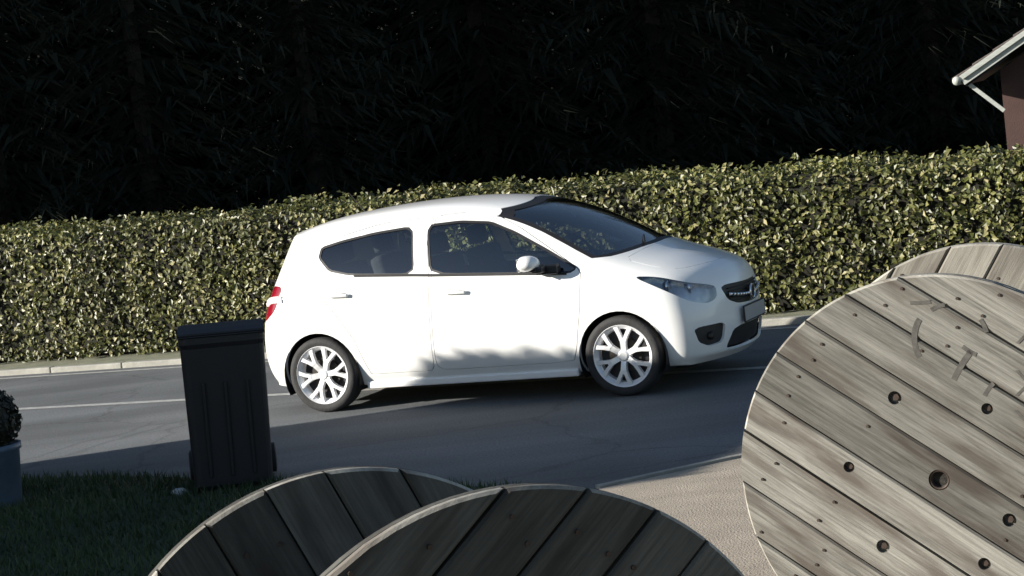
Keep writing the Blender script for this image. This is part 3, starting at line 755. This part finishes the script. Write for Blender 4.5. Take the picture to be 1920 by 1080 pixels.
    bm = bmesh.new(); bm.from_mesh(out_); bmesh.ops.recalc_face_normals(bm, faces=bm.faces); bm.normal_update()
    if bm.calc_volume(signed=True) < 0: bmesh.ops.reverse_faces(bm, faces=bm.faces); bm.normal_update()
    return bm
BODY = car_body()
ref = BODY.copy()
from mathutils.bvhtree import BVHTree
BVH = BVHTree.FromBMesh(ref)
def inpoly(p, poly):
    ins = False; n = len(poly)
    for i in range(n):
        (x0, y0), (x1, y1) = poly[i], poly[(i + 1) % n]
        if (y0 > p[1]) != (y1 > p[1]) and p[0] < (x1 - x0) * (p[1] - y0) / (y1 - y0) + x0: ins = not ins
    return ins
def smooth_poly(poly, it=2, keep=0.25):
    for _ in range(it):
        q = []
        for i in range(len(poly)):
            a, b = poly[i], poly[(i + 1) % len(poly)]
            q.append((a[0] * (1 - keep) + b[0] * keep, a[1] * (1 - keep) + b[1] * keep)); q.append((a[0] * keep + b[0] * (1 - keep), a[1] * keep + b[1] * (1 - keep)))
        poly = q
    return poly
def cut_out(poly, A, B, cond):
    """cut BODY along a polygon given in the linear coordinates (A.p, B.p); return its faces"""
    A, B = Vector(A), Vector(B)
    us = [p[0] for p in poly]; vs = [p[1] for p in poly]
    n = len(poly)
    for i in range(n):
        p, q = poly[i], poly[(i + 1) % n]
        e = (q[0] - p[0], q[1] - p[1]); L = math.hypot(*e)
        if L < 1e-5: continue
        nn = A * (e[1] / L / A.length_squared) - B * (e[0] / L / B.length_squared)
        nn = A * (e[1]) - B * (e[0])
        co = A * (p[0] / A.length_squared) + B * (p[1] / B.length_squared)
        mu, mv = ((p[0] + q[0]) / 2, (p[1] + q[1]) / 2); rad = L / 2 + 0.075
        fs = []
        for f in BODY.faces:
            c = f.calc_center_median()
            if abs(A.dot(c) - mu) < rad and abs(B.dot(c) - mv) < rad and cond(c, f.normal): fs.append(f)
        if not fs: continue
        es = {e_ for f in fs for e_ in f.edges}; vv = {v for f in fs for v in f.verts}
        bmesh.ops.bisect_plane(BODY, geom=list(vv) + list(es) + fs, plane_co=co, plane_no=nn.normalized(), dist=1e-5)
    BODY.normal_update()
    res = []
    for f in BODY.faces:
        c = f.calc_center_median()
        if cond(c, f.normal) and inpoly((A.dot(c), B.dot(c)), poly): res.append(f)
    return res
def take(fs, delete=True):
    nb = bmesh.new(); mp = {}
    for f in fs:
        vs = []
        for v in f.verts:
            if v not in mp: mp[v] = nb.verts.new(v.co); mp[v].normal = v.normal
            vs.append(mp[v])
        try: nb.faces.new(vs)
        except ValueError: pass
    if delete: bmesh.ops.delete(BODY, geom=fs, context='FACES')
    return nb
def inset_shift(nb, d):
    nb.normal_update()
    for v in nb.verts: v.co -= v.normal * d
def rim_thick(nb, d):
    """give the border of an open panel an inward lip of depth d"""
    nb.normal_update()
    nrm = {v: v.normal.copy() for v in nb.verts}
    be = [e for e in nb.edges if e.is_boundary]
    r = bmesh.ops.extrude_edge_only(nb, edges=be)
    for e in be: e.smooth = False
    for v in r['geom']:
        if isinstance(v, bmesh.types.BMVert):
            o_ = min((w for e in v.link_edges for w in [e.other_vert(v)] if w in nrm), key=lambda w: (w.co - v.co).length, default=None)
            if o_: v.co -= nrm[o_] * d
def offset_poly(poly, d):
    n = len(poly); area = sum(poly[i][0] * poly[(i + 1) % n][1] - poly[(i + 1) % n][0] * poly[i][1] for i in range(n)); s = 1 if area > 0 else -1
    res = []
    for i in range(n):
        a, b, c = Vector(poly[i - 1]), Vector(poly[i]), Vector(poly[(i + 1) % n])
        e1, e2 = (b - a), (c - b)
        if e1.length < 1e-6 or e2.length < 1e-6: res.append(tuple(b)); continue
        n1 = Vector((e1.y, -e1.x)).normalized() * s; n2 = Vector((e2.y, -e2.x)).normalized() * s
        m_ = n1 + n2; m_ = m_ / max(0.4, (1 + n1.dot(n2)))
        res.append(tuple(b + m_ * d))
    return res
XA, ZA, YA = (1, 0, 0), (0, 0, 1), (0, 1, 0)
cside = lambda sg: (lambda c, n: c.y * sg > 0.45 and n.y * sg > 0.2)
WR = 0.31
FW = smooth_poly([(1.035, 1.425), (1.30, 1.43), (1.56, 1.40), (1.78, 1.305), (2.06, 1.15), (2.30, 1.005), (2.26, .985), (1.09, 1.062)], 2, .10)
RW = smooth_poly([(.075, 1.33), (.065, 1.265), (.17, 1.16), (.36, 1.115), (.925, 1.075), (.88, 1.425), (.55, 1.405), (.25, 1.365)], 2, .11)
parts = {}
def glaze(poly, A, B, cond, gm, name='side_window', band=0.016, parent=CAR, smooth=True):
    outer = cut_out(offset_poly(poly, band), A, B, cond)
    nbo = take(outer)                                    # whole opening incl. black surround
    # split the surround from the pane by copying back in
    global BODY
    keep = BODY; BODY = nbo; BODY.normal_update()
    inner = cut_out(poly, A, B, cond)
    pane = take(inner)
    frame = BODY; BODY = keep
    inset_shift(pane, 0.010); inset_shift(frame, 0.004); rim_thick(frame, 0.015)
    fo_ = fin('window_seal', frame, M['black'], parent, True)
    po = fin(name, pane, gm, parent, smooth)
    fo_.parent = po
    return po
for sg in (-1, 1):
    glaze(FW, XA, ZA, cside(sg), M['glass']); glaze(RW, XA, ZA, cside(sg), M['glass'])
ws = smooth_poly([(-.55, 1.475), (0, 1.54), (.55, 1.475), (.69, 1.125), (.71, 1.075), (.36, 1.115), (0, 1.135), (-.36, 1.115), (-.71, 1.075), (-.69, 1.125)], 1, .12)
glaze(ws, YA, ZA, lambda c, n: c.x > 1.4 and n.x > 0.02 and c.z > 1.03, M['screen'], 'windscreen', 0.02)
rwp = smooth_poly([(-.50, 1.40), (0, 1.42), (.50, 1.40), (.62, 1.12), (0, 1.08), (-.62, 1.12)], 2, .2)
glaze(rwp, YA, ZA, lambda c, n: c.x < 0 and n.x < -0.3 and c.z > 1.0, M['glass'], 'rear_screen', 0.012)
# lamps
HLP = smooth_poly([(1.36, .905), (1.52, .885), (1.72, .815), (1.90, .775), (1.97, .75), (1.96, .665), (1.86, .635), (1.70, .672), (1.52, .785)], 2, .2)
HL_ = []
for sg in (-1, 1):
    fs = cut_out(HLP, (.7, -.7 * sg, 0), ZA, lambda c, n: c.x > 2.4 and c.y * sg > 0.02 and c.z < 1.0)
    HL_.append((sg, take(fs)))
for sg, nb in HL_:
    house_ = nb.copy(); inset_shift(house_, 0.045); bm2 = house_
    rim_thick(nb, 0.05)
    lens = fin('headlight', nb, M['lens'], CAR, True)
    fin('housing', house_, M['bezel'], lens, True)
    for (x, y, z, r) in ((3.00, .715, .765, .050), (3.10, .60, .735, .048)):
        p, nrm, _, _ = BVH.find_nearest(Vector((x, y * sg, z)))
        c = p - nrm * 0.035; bm2 = bmesh.new(); cyl(bm2, c - Vector((.04, 0, 0)), c + Vector((0.0, 0, 0)), r * .7, r, 20); fin('reflector', bm2, M['chrome'], lens, True)
        bm2 = bmesh.new(); bmesh.ops.create_uvsphere(bm2, u_segments=14, v_segments=8, radius=r * .55); o = fin('lamp_bulb', bm2, M['clear'], lens, True); o.location = c - Vector((.01, 0, 0))
TLP = smooth_poly([(.35, 1.06), (.37, 1.01), (.33, .86), (.22, .78), (.06, .77), (.04, .90), (.12, 1.00), (.22, 1.06)], 2, .2)
TL_ = []
for sg in (-1, 1):
    fs = cut_out(TLP, (.7, .7 * sg, 0), ZA, lambda c, n: c.x < 0 and c.y * sg > 0.3 and c.z > .6)
    TL_.append((sg, take(fs)))
for sg, nb in TL_:
    inset_shift(nb, -0.004); rim_thick(nb, 0.05)
    tl = fin('tail_light', nb, M['red'], CAR, True)
    bm2 = bmesh.new()
    for z_ in (.93, .955):
        for k in range(8):
            p, nrm, _, _ = BVH.find_nearest(Vector((-.30 - .03 * k, .80 * sg, z_)))
            box(bm2, p + nrm * 0.006, (.030, .012, .030))
    fin('pale_band', bm2, M['clear'], tl)
# grille and intakes (front view)
def front_dark(poly, name, m, d=0.03, cond=lambda c, n: c.x > 2.9 and n.x > 0.1):
    nb = take(cut_out(poly, YA, ZA, cond)); pan = nb.copy(); inset_shift(pan, d); rim_thick(nb, d + .005)
    for f in list(nb.faces):
        pass
    # lip only: remove the flush skin
    fl = [f for f in nb.faces if all(not e.is_boundary for e in f.edges) and False]
    o = fin(name, pan, m, CAR, True)
    return o, nb
g1 = smooth_poly([(-.45, .75), (0, .738), (.45, .75), (.40, .63), (.27, .585), (0, .57), (-.27, .585), (-.40, .63)], 2, .15)
go, gskin = front_dark(g1, 'grille', M['black'], 0.02); gskin.free()
bm = bmesh.new()
for k in range(5):
    z = .612 + k * .025
    for s_ in range(-7, 7):
        pts = []
        for t in (s_, s_ + 1):
            p = BVH.ray_cast(Vector((4.5, t * .05, z)), Vector((-1, 0, 0)))[0]; pts.append(p - Vector((.012, 0, 0)))
        d = pts[1] - pts[0]; box(bm, (pts[0] + pts[1]) / 2, (d.length, .012, .008), d.to_track_quat('X', 'Z').to_matrix())
o = fin('grille_bar', bm, M['dark'], go)
bm = bmesh.new(); prev = None
for t in range(-8, 9):
    y = t * .047; z = .672 - .035 * (1 - (y / .38) ** 2)
    p = BVH.ray_cast(Vector((4.5, y, z)), Vector((-1, 0, 0)))[0] + Vector((.006, 0, 0))
    if prev is not None: cyl(bm, prev, p, .014, seg=8)
    prev = p
fin('chrome_strip', bm, M['chrome'], go, True)
bm = bmesh.new(); r0 = BVH.ray_cast(Vector((4.5, 0, .645)), Vector((-1, 0, 0)))[0]
g = bmesh.ops.create_cone(bm, cap_ends=True, segments=28, radius1=.058, radius2=.052, depth=.02)
bmesh.ops.transform(bm, matrix=Matrix.Translation(r0 + Vector((.012, 0, 0))) @ Matrix.Rotation(R(90), 4, 'Y'), verts=g['verts'])
em = fin('emblem', bm, M['dark'], CAR)
bm = bmesh.new(); lathe(bm, [(.046, -.006), (.06, -.006), (.06, .012), (.046, .012), (.046, -.006)], 28, 'Z')
bmesh.ops.transform(bm, matrix=Matrix.Translation(r0 + Vector((.014, 0, 0))) @ Matrix.Rotation(R(90), 4, 'Y'), verts=bm.verts)
fin('ring', bm, M['chrome'], em, True)
i1 = smooth_poly([(-.36, .42), (.36, .42), (.46, .28), (.40, .245), (-.40, .245), (-.46, .28)], 2, .15)
o, sk = front_dark(i1, 'lower_intake', M['black'], 0.035); sk.free()
for sg in (-1, 1):
    fp = smooth_poly([(sg * .47, .475), (sg * .765, .475), (sg * .73, .36), (sg * .64, .315), (sg * .50, .325)], 2, .15)
    o, sk = front_dark(fp, 'fog_recess', M['black'], 0.025, lambda c, n: c.x > 2.9 and n.x > 0.1); sk.free()
    p = BVH.ray_cast(Vector((4.5, sg * .60, .39)), Vector((-1, 0, 0)))[0]
    bm = bmesh.new(); cyl(bm, p + Vector((-.05, 0, 0)), p + Vector((-.006, 0, 0)), .032, seg=18); fin('fog_lamp', bm, M['steel'], o, True)
p = BVH.ray_cast(Vector((4.5, 0, .50)), Vector((-1, 0, 0)))[0]
bm = bmesh.new(); box(bm, (p.x + .012, 0, .495), (.015, .52, .11), bev=.004); pl_ = fin('number_plate', bm, M['plate'], CAR)
bm = bmesh.new(); box(bm, (p.x + .0125, 0, .495), (.012, .545, .13), bev=.004); o = fin('plate_holder', bm, M['black'], pl_)
# wheel arches
for X in (0.0, 2.63):
    circ = [(X + .348 * math.cos(2 * math.pi * k / 40), WR + .348 * math.sin(2 * math.pi * k / 40)) for k in range(40)]
    for sg in (-1, 1):
        take(cut_out(circ, XA, ZA, lambda c, n: c.y * sg > 0.42 and c.z < .75)).free()
# doors
FD = smooth_poly([(1.085, 1.50), (1.05, 1.30), (1.09, 1.05), (1.07, .75), (1.04, .33), (1.10, .285), (2.22, .285), (2.27, .40), (2.34, .70), (2.36, .96), (2.32, 1.01), (2.05, 1.195), (1.80, 1.36), (1.58, 1.47), (1.35, 1.505)], 1, .12)
RDp = smooth_poly([(1.07, 1.50), (1.035, 1.30), (1.075, 1.05), (1.055, .75), (1.025, .33), (.99, .285), (.44, .285), (.41, .38), (.35, .58), (.20, .80), (.03, 1.0), (-.03, 1.20), (.02, 1.34), (.25, 1.42), (.60, 1.485)], 1, .12)
for sg in (-1, 1):
    for poly, hx, hz in ((FD, 1.22, .905), (RDp, .17, .955)):
        fs = cut_out(poly, XA, ZA, lambda c, n: c.y * sg > 0.42 and n.y * sg > .1)
        nb = take(fs)
        keep = BODY; BODY = nb; BODY.normal_update()
        inn = cut_out(offset_poly(poly, -0.0055), XA, ZA, lambda c, n: True)
        panel = take(inn); BODY.free(); BODY = keep
        rim_thick(panel, 0.02)
        dn = fin('door', panel, M['paint'], CAR, True)
        bm = bmesh.new(); p, nr, _, _ = BVH.find_nearest(Vector((hx + .08, .9 * sg, hz)))
        vs = box(bm, (0, 0, 0), (.19, .022, .030), bev=.009)
        for v in vs: v.co.y += sg * (.034 - 1.6 * v.co.x ** 2)
        o = fin('door_handle', bm, M['paint'], dn, True); o.location = p; o.rotation_euler = (0, R(3), 0)
        bm = bmesh.new(); box(bm, p + Vector((0, sg * .003, 0)), (.13, .004, .030)); fin('handle_recess', bm, M['dark'], dn)
# bonnet
BNP = [(2.66, -.655), (2.72, -.45), (2.78, -.2), (2.79, 0), (2.78, .2), (2.72, .45), (2.66, .655), (2.90, .67), (3.08, .60), (3.18, .40), (3.235, .2), (3.245, 0), (3.235, -.2), (3.18, -.40), (3.08, -.60), (2.90, -.67)]
BNP = smooth_poly(BNP, 1, .2)
nb = take(cut_out(BNP, XA, YA, lambda c, n: c.z > .7 and n.z > .3 and c.x > 2.5))
keep = BODY; BODY = nb; BODY.normal_update(); inn = cut_out(offset_poly(BNP, -0.004), XA, YA, lambda c, n: True); panel = take(inn); BODY.free(); BODY = keep
rim_thick(panel, .02); fin('bonnet', panel, M['paint'], CAR, True)
# shell lip at all openings, then body
inner = BODY.copy()
rim_thick(BODY, 0.022)
fin('body', BODY, M['paint'], CAR, True)
# inner lining: a dark shell just inside the body and doors below the belt
low = bmesh.new(); low.from_mesh((lambda m_: (ref.to_mesh(m_), m_)[1])(bpy.data.meshes.new('t')))
inset_shift(low, 0.055)
kill = []
for f in low.faces:
    c = f.calc_center_median()
    if c.z > 0.99 and not (c.z > 1.50 and f.normal.z > .5) and not (c.x > 2.75): kill.append(f)
    elif c.z > .19 and min(math.hypot(c.x, c.z - WR), math.hypot(c.x - 2.63, c.z - WR)) < .36 and abs(c.y) > .4: kill.append(f)
bmesh.ops.delete(low, geom=kill, context='FACES')
fin('inner_lining', low, M['dark'], CAR, True)
ref.free()
# arch liners
for X in (0.0, 2.63):
    for sg in (-1, 1):
        bm = bmesh.new(); N_ = 26; A_, B_ = [], []
        for k in range(N_ + 1):
            a = R(-25 + 230 * k / N_); x, z = X + .352 * math.cos(a), WR + .352 * math.sin(a)
            A_.append(bm.verts.new((x, sg * .868, z))); B_.append(bm.verts.new((x, sg * .5, z)))
        for k in range(N_): bm.faces.new((A_[k], A_[k + 1], B_[k + 1], B_[k]))
        c_ = bm.verts.new((X, sg * .5, WR))
        for k in range(N_): bm.faces.new((B_[k], B_[k + 1], c_))
        fin('arch_liner', bm, M['black'], CAR, True)
# sills and underbody
bm = bmesh.new(); box(bm, (1.32, 0, .20), (3.6, 1.15, .10), bev=.02); fin('underbody', bm, M['dark'], CAR)
for sg in (-1, 1):
    bm = bmesh.new(); box(bm, (1.31, sg * .79, .20), (1.86, .06, .06), bev=.015); fin('sill_trim', bm, M['paint'], CAR)
# wheels
def wheel(X, sg, spin):
    root = empty('wheel', (X, sg * .775, WR)); root.parent = CAR; root.rotation_euler = (0, 0, 0 if sg < 0 else math.pi)
    # local: outside is -Y
    bm = bmesh.new()
    lathe(bm, [(.232, -.080), (.262, -.092), (.292, -.090), (.305, -.074), (.31, -.05), (.31, .05), (.305, .074), (.29, .09), (.24, .085), (.232, .07), (.232, -.080)], 56, 'Y')
    return root, bm
def make_wheel():
    root, bm = wheel(0.0, -1, 0)
    tyre = fin('tyre', bm, M['rubber'], root, True)
    bm = bmesh.new()
    lathe(bm, [(.237, -.086), (.243, -.080), (.232, -.062), (.205, -.05), (.198, .06), (.232, .075), (.236, .07), (.204, .05), (.212, -.06), (.230, -.080), (.237, -.086)], 56, 'Y')
    lathe(bm, [(.0, -.070), (.030, -.070), (.044, -.062), (.058, -.045), (.055, -.01), (0, -.01)], 28, 'Y')
    def spoke(a, pts):
        secs = [[(r_, y_, z_ - w_), (r_, y_, z_ + w_), (r_, y_ + .032, z_ + w_ * 1.1), (r_, y_ + .032, z_ - w_ * 1.1)] for r_, y_, z_, w_ in pts]
        vs = [[bm.verts.new((x * math.cos(a) - z * math.sin(a), y, x * math.sin(a) + z * math.cos(a))) for x, y, z in q] for q in secs]
        for A_, B_ in zip(vs, vs[1:]):
            for j in range(4): bm.faces.new((A_[j], A_[(j + 1) % 4], B_[(j + 1) % 4], B_[j]))
        bm.faces.new(vs[0]); bm.faces.new(vs[-1][::-1])
    for k in range(6):
        a = 2 * math.pi * k / 6 + .2
        spoke(a, [(.038, -.060, 0, .021), (.08, -.070, 0, .021), (.125, -.077, 0, .024), (.14, -.0775, 0, .018)])
        for sg in (-1, 1):
            spoke(a, [(.112, -.0765, sg * .010, .014), (.155, -.078, sg * .026, .015), (.195, -.078, sg * .046, .017), (.226, -.077, sg * .062, .020)])
    rim = fin('rim', bm, M['alloy'], root, False)
    bm = bmesh.new(); cyl(bm, (0, -.018, 0), (0, -.004, 0), .13, seg=40); fin('brake_disc', bm, M['steel'], root)
    bm = bmesh.new(); cyl(bm, (0, .0, 0), (0, .006, 0), .203, seg=40); fin('wheel_back', bm, M['black'], root)
    return root
w0 = make_wheel(); first = True
for X in (0.0, 2.63):
    for sg in (-1, 1):
        if first: o = w0; first = False; kids = list(w0.children)
        else:
            o = w0.copy(); COL.objects.link(o)
            for ch in kids:
                c = ch.copy(); COL.objects.link(c); c.parent = o
        o.parent = CAR; o.location = (X, sg * .775, WR); o.rotation_euler = (0, rnd.uniform(0, 6), 0 if sg < 0 else math.pi)
# mirrors
for sg in (-1, 1):
    bm = bmesh.new(); bmesh.ops.create_uvsphere(bm, u_segments=20, v_segments=14, radius=1)
    for v in bm.verts:
        x, y, z = v.co; v.co = Vector((x * .085 + (.02 if x > 0 else 0), y * .105, z * .066 * (1.0 if z > 0 else .85)))
        if v.co.x < -.03: v.co.x = -.03
    mc = fin('mirror', bm, M['paint'], CAR, True); mc.location = (1.97, sg * .965, 1.075); mc.rotation_euler = (0, 0, R(6 * sg))
    bm = bmesh.new(); box(bm, (.045, -.03 * sg, -.035), (.10, .13, .055), bev=.02); fin('mirror_base', bm, M['black'], mc, True)
    bm = bmesh.new(); box(bm, (-.034, 0, 0), (.008, .165, .10), bev=.003); fin('mirror_glass', bm, M['chrome'], mc)
    bm = bmesh.new(); box(bm, (2.10, sg * .865, 1.015), (.19, .09, .07), bev=.015); box(bm, (2.06, sg * .94, 1.025), (.09, .10, .05), bev=.015); fin('mirror_foot', bm, M['black'], CAR)
# window sill trim strip under the glass
for sg in (-1, 1):
    bm = bmesh.new(); prev = None
    for k in range(22):
        x = .40 + k * (2.24 - .40) / 21; z = float(np.interp(x, [.36, .925, 1.09, 2.26], [1.098, 1.060, 1.046, .972]))
        p, nr, _, _ = BVH.find_nearest(Vector((x, sg * .84, z))); p = p + nr * .002
        if prev is not None: d = p - prev; box(bm, (p + prev) / 2, (d.length + .002, .012, .020), d.to_track_quat('X', 'Z').to_matrix())
        prev = p
    fin('sill_strip', bm, M['dark'], CAR)
# wipers, aerial, cabin
bm = bmesh.new()
for (a, b) in (((2.72, -.35, 1.125), (2.50, .22, 1.215)), ((2.70, .28, 1.125), (2.52, .60, 1.165))): cyl(bm, a, b, .010, .007, 8)
fin('wiper', bm, M['black'], CAR)
bm = bmesh.new(); cyl(bm, (.12, 0, 1.56), (-.02, 0, 1.74), .006, .003, 8); fin('aerial', bm, M['black'], CAR)
def seat(x, y):
    root = empty('car_seat', (x, y, 0)); root.parent = CAR
    bm = bmesh.new(); box(bm, (0, 0, .58), (.50, .50, .16), bev=.05); fin('cushion', bm, M['seat'], root, True)
    bm = bmesh.new(); box(bm, (-.30, 0, .88), (.14, .48, .60), Matrix.Rotation(R(-14), 3, 'Y'), bev=.05); fin('backrest', bm, M['seat'], root, True)
    bm = bmesh.new(); box(bm, (-.40, 0, 1.27), (.09, .26, .16), Matrix.Rotation(R(-10), 3, 'Y'), bev=.035); fin('headrest', bm, M['seat'], root, True)
for s_ in ((1.35, -.38), (1.35, .38), (.45, -.36), (.45, .36)): seat(*s_)
bm = bmesh.new(); box(bm, (2.25, 0, .86), (.55, 1.35, .22), bev=.07); box(bm, (2.45, 0, .99), (.45, 1.2, .06), bev=.02); fin('dashboard', bm, M['dark'], CAR, True)
bm = bmesh.new(); box(bm, (.9, 0, .36), (2.9, 1.45, .10)); fin('cabin_floor', bm, M['dark'], CAR)
bm = bmesh.new(); bmesh.ops.create_circle(bm, segments=1 + 2, radius=.1); bm.clear()
ring = []
for k in range(24):
    a = 2 * math.pi * k / 24; c = Vector((0, .185 * math.cos(a), .185 * math.sin(a)))
    ring.append([bm.verts.new(c * (1 + .08 * math.cos(b_)) + Vector((.015 * math.sin(b_), 0, 0))) for b_ in (0, 1.57, 3.14, 4.71)])
for k in range(24):
    A_, B_ = ring[k], ring[(k + 1) % 24]
    for j in range(4): bm.faces.new((A_[j], A_[(j + 1) % 4], B_[(j + 1) % 4], B_[j]))
box(bm, (0, 0, 0), (.02, .34, .05)); o = fin('steering_wheel', bm, M['black'], CAR, True); o.location = (1.92, .38, 1.0); o.rotation_euler = (0, R(-25), 0)
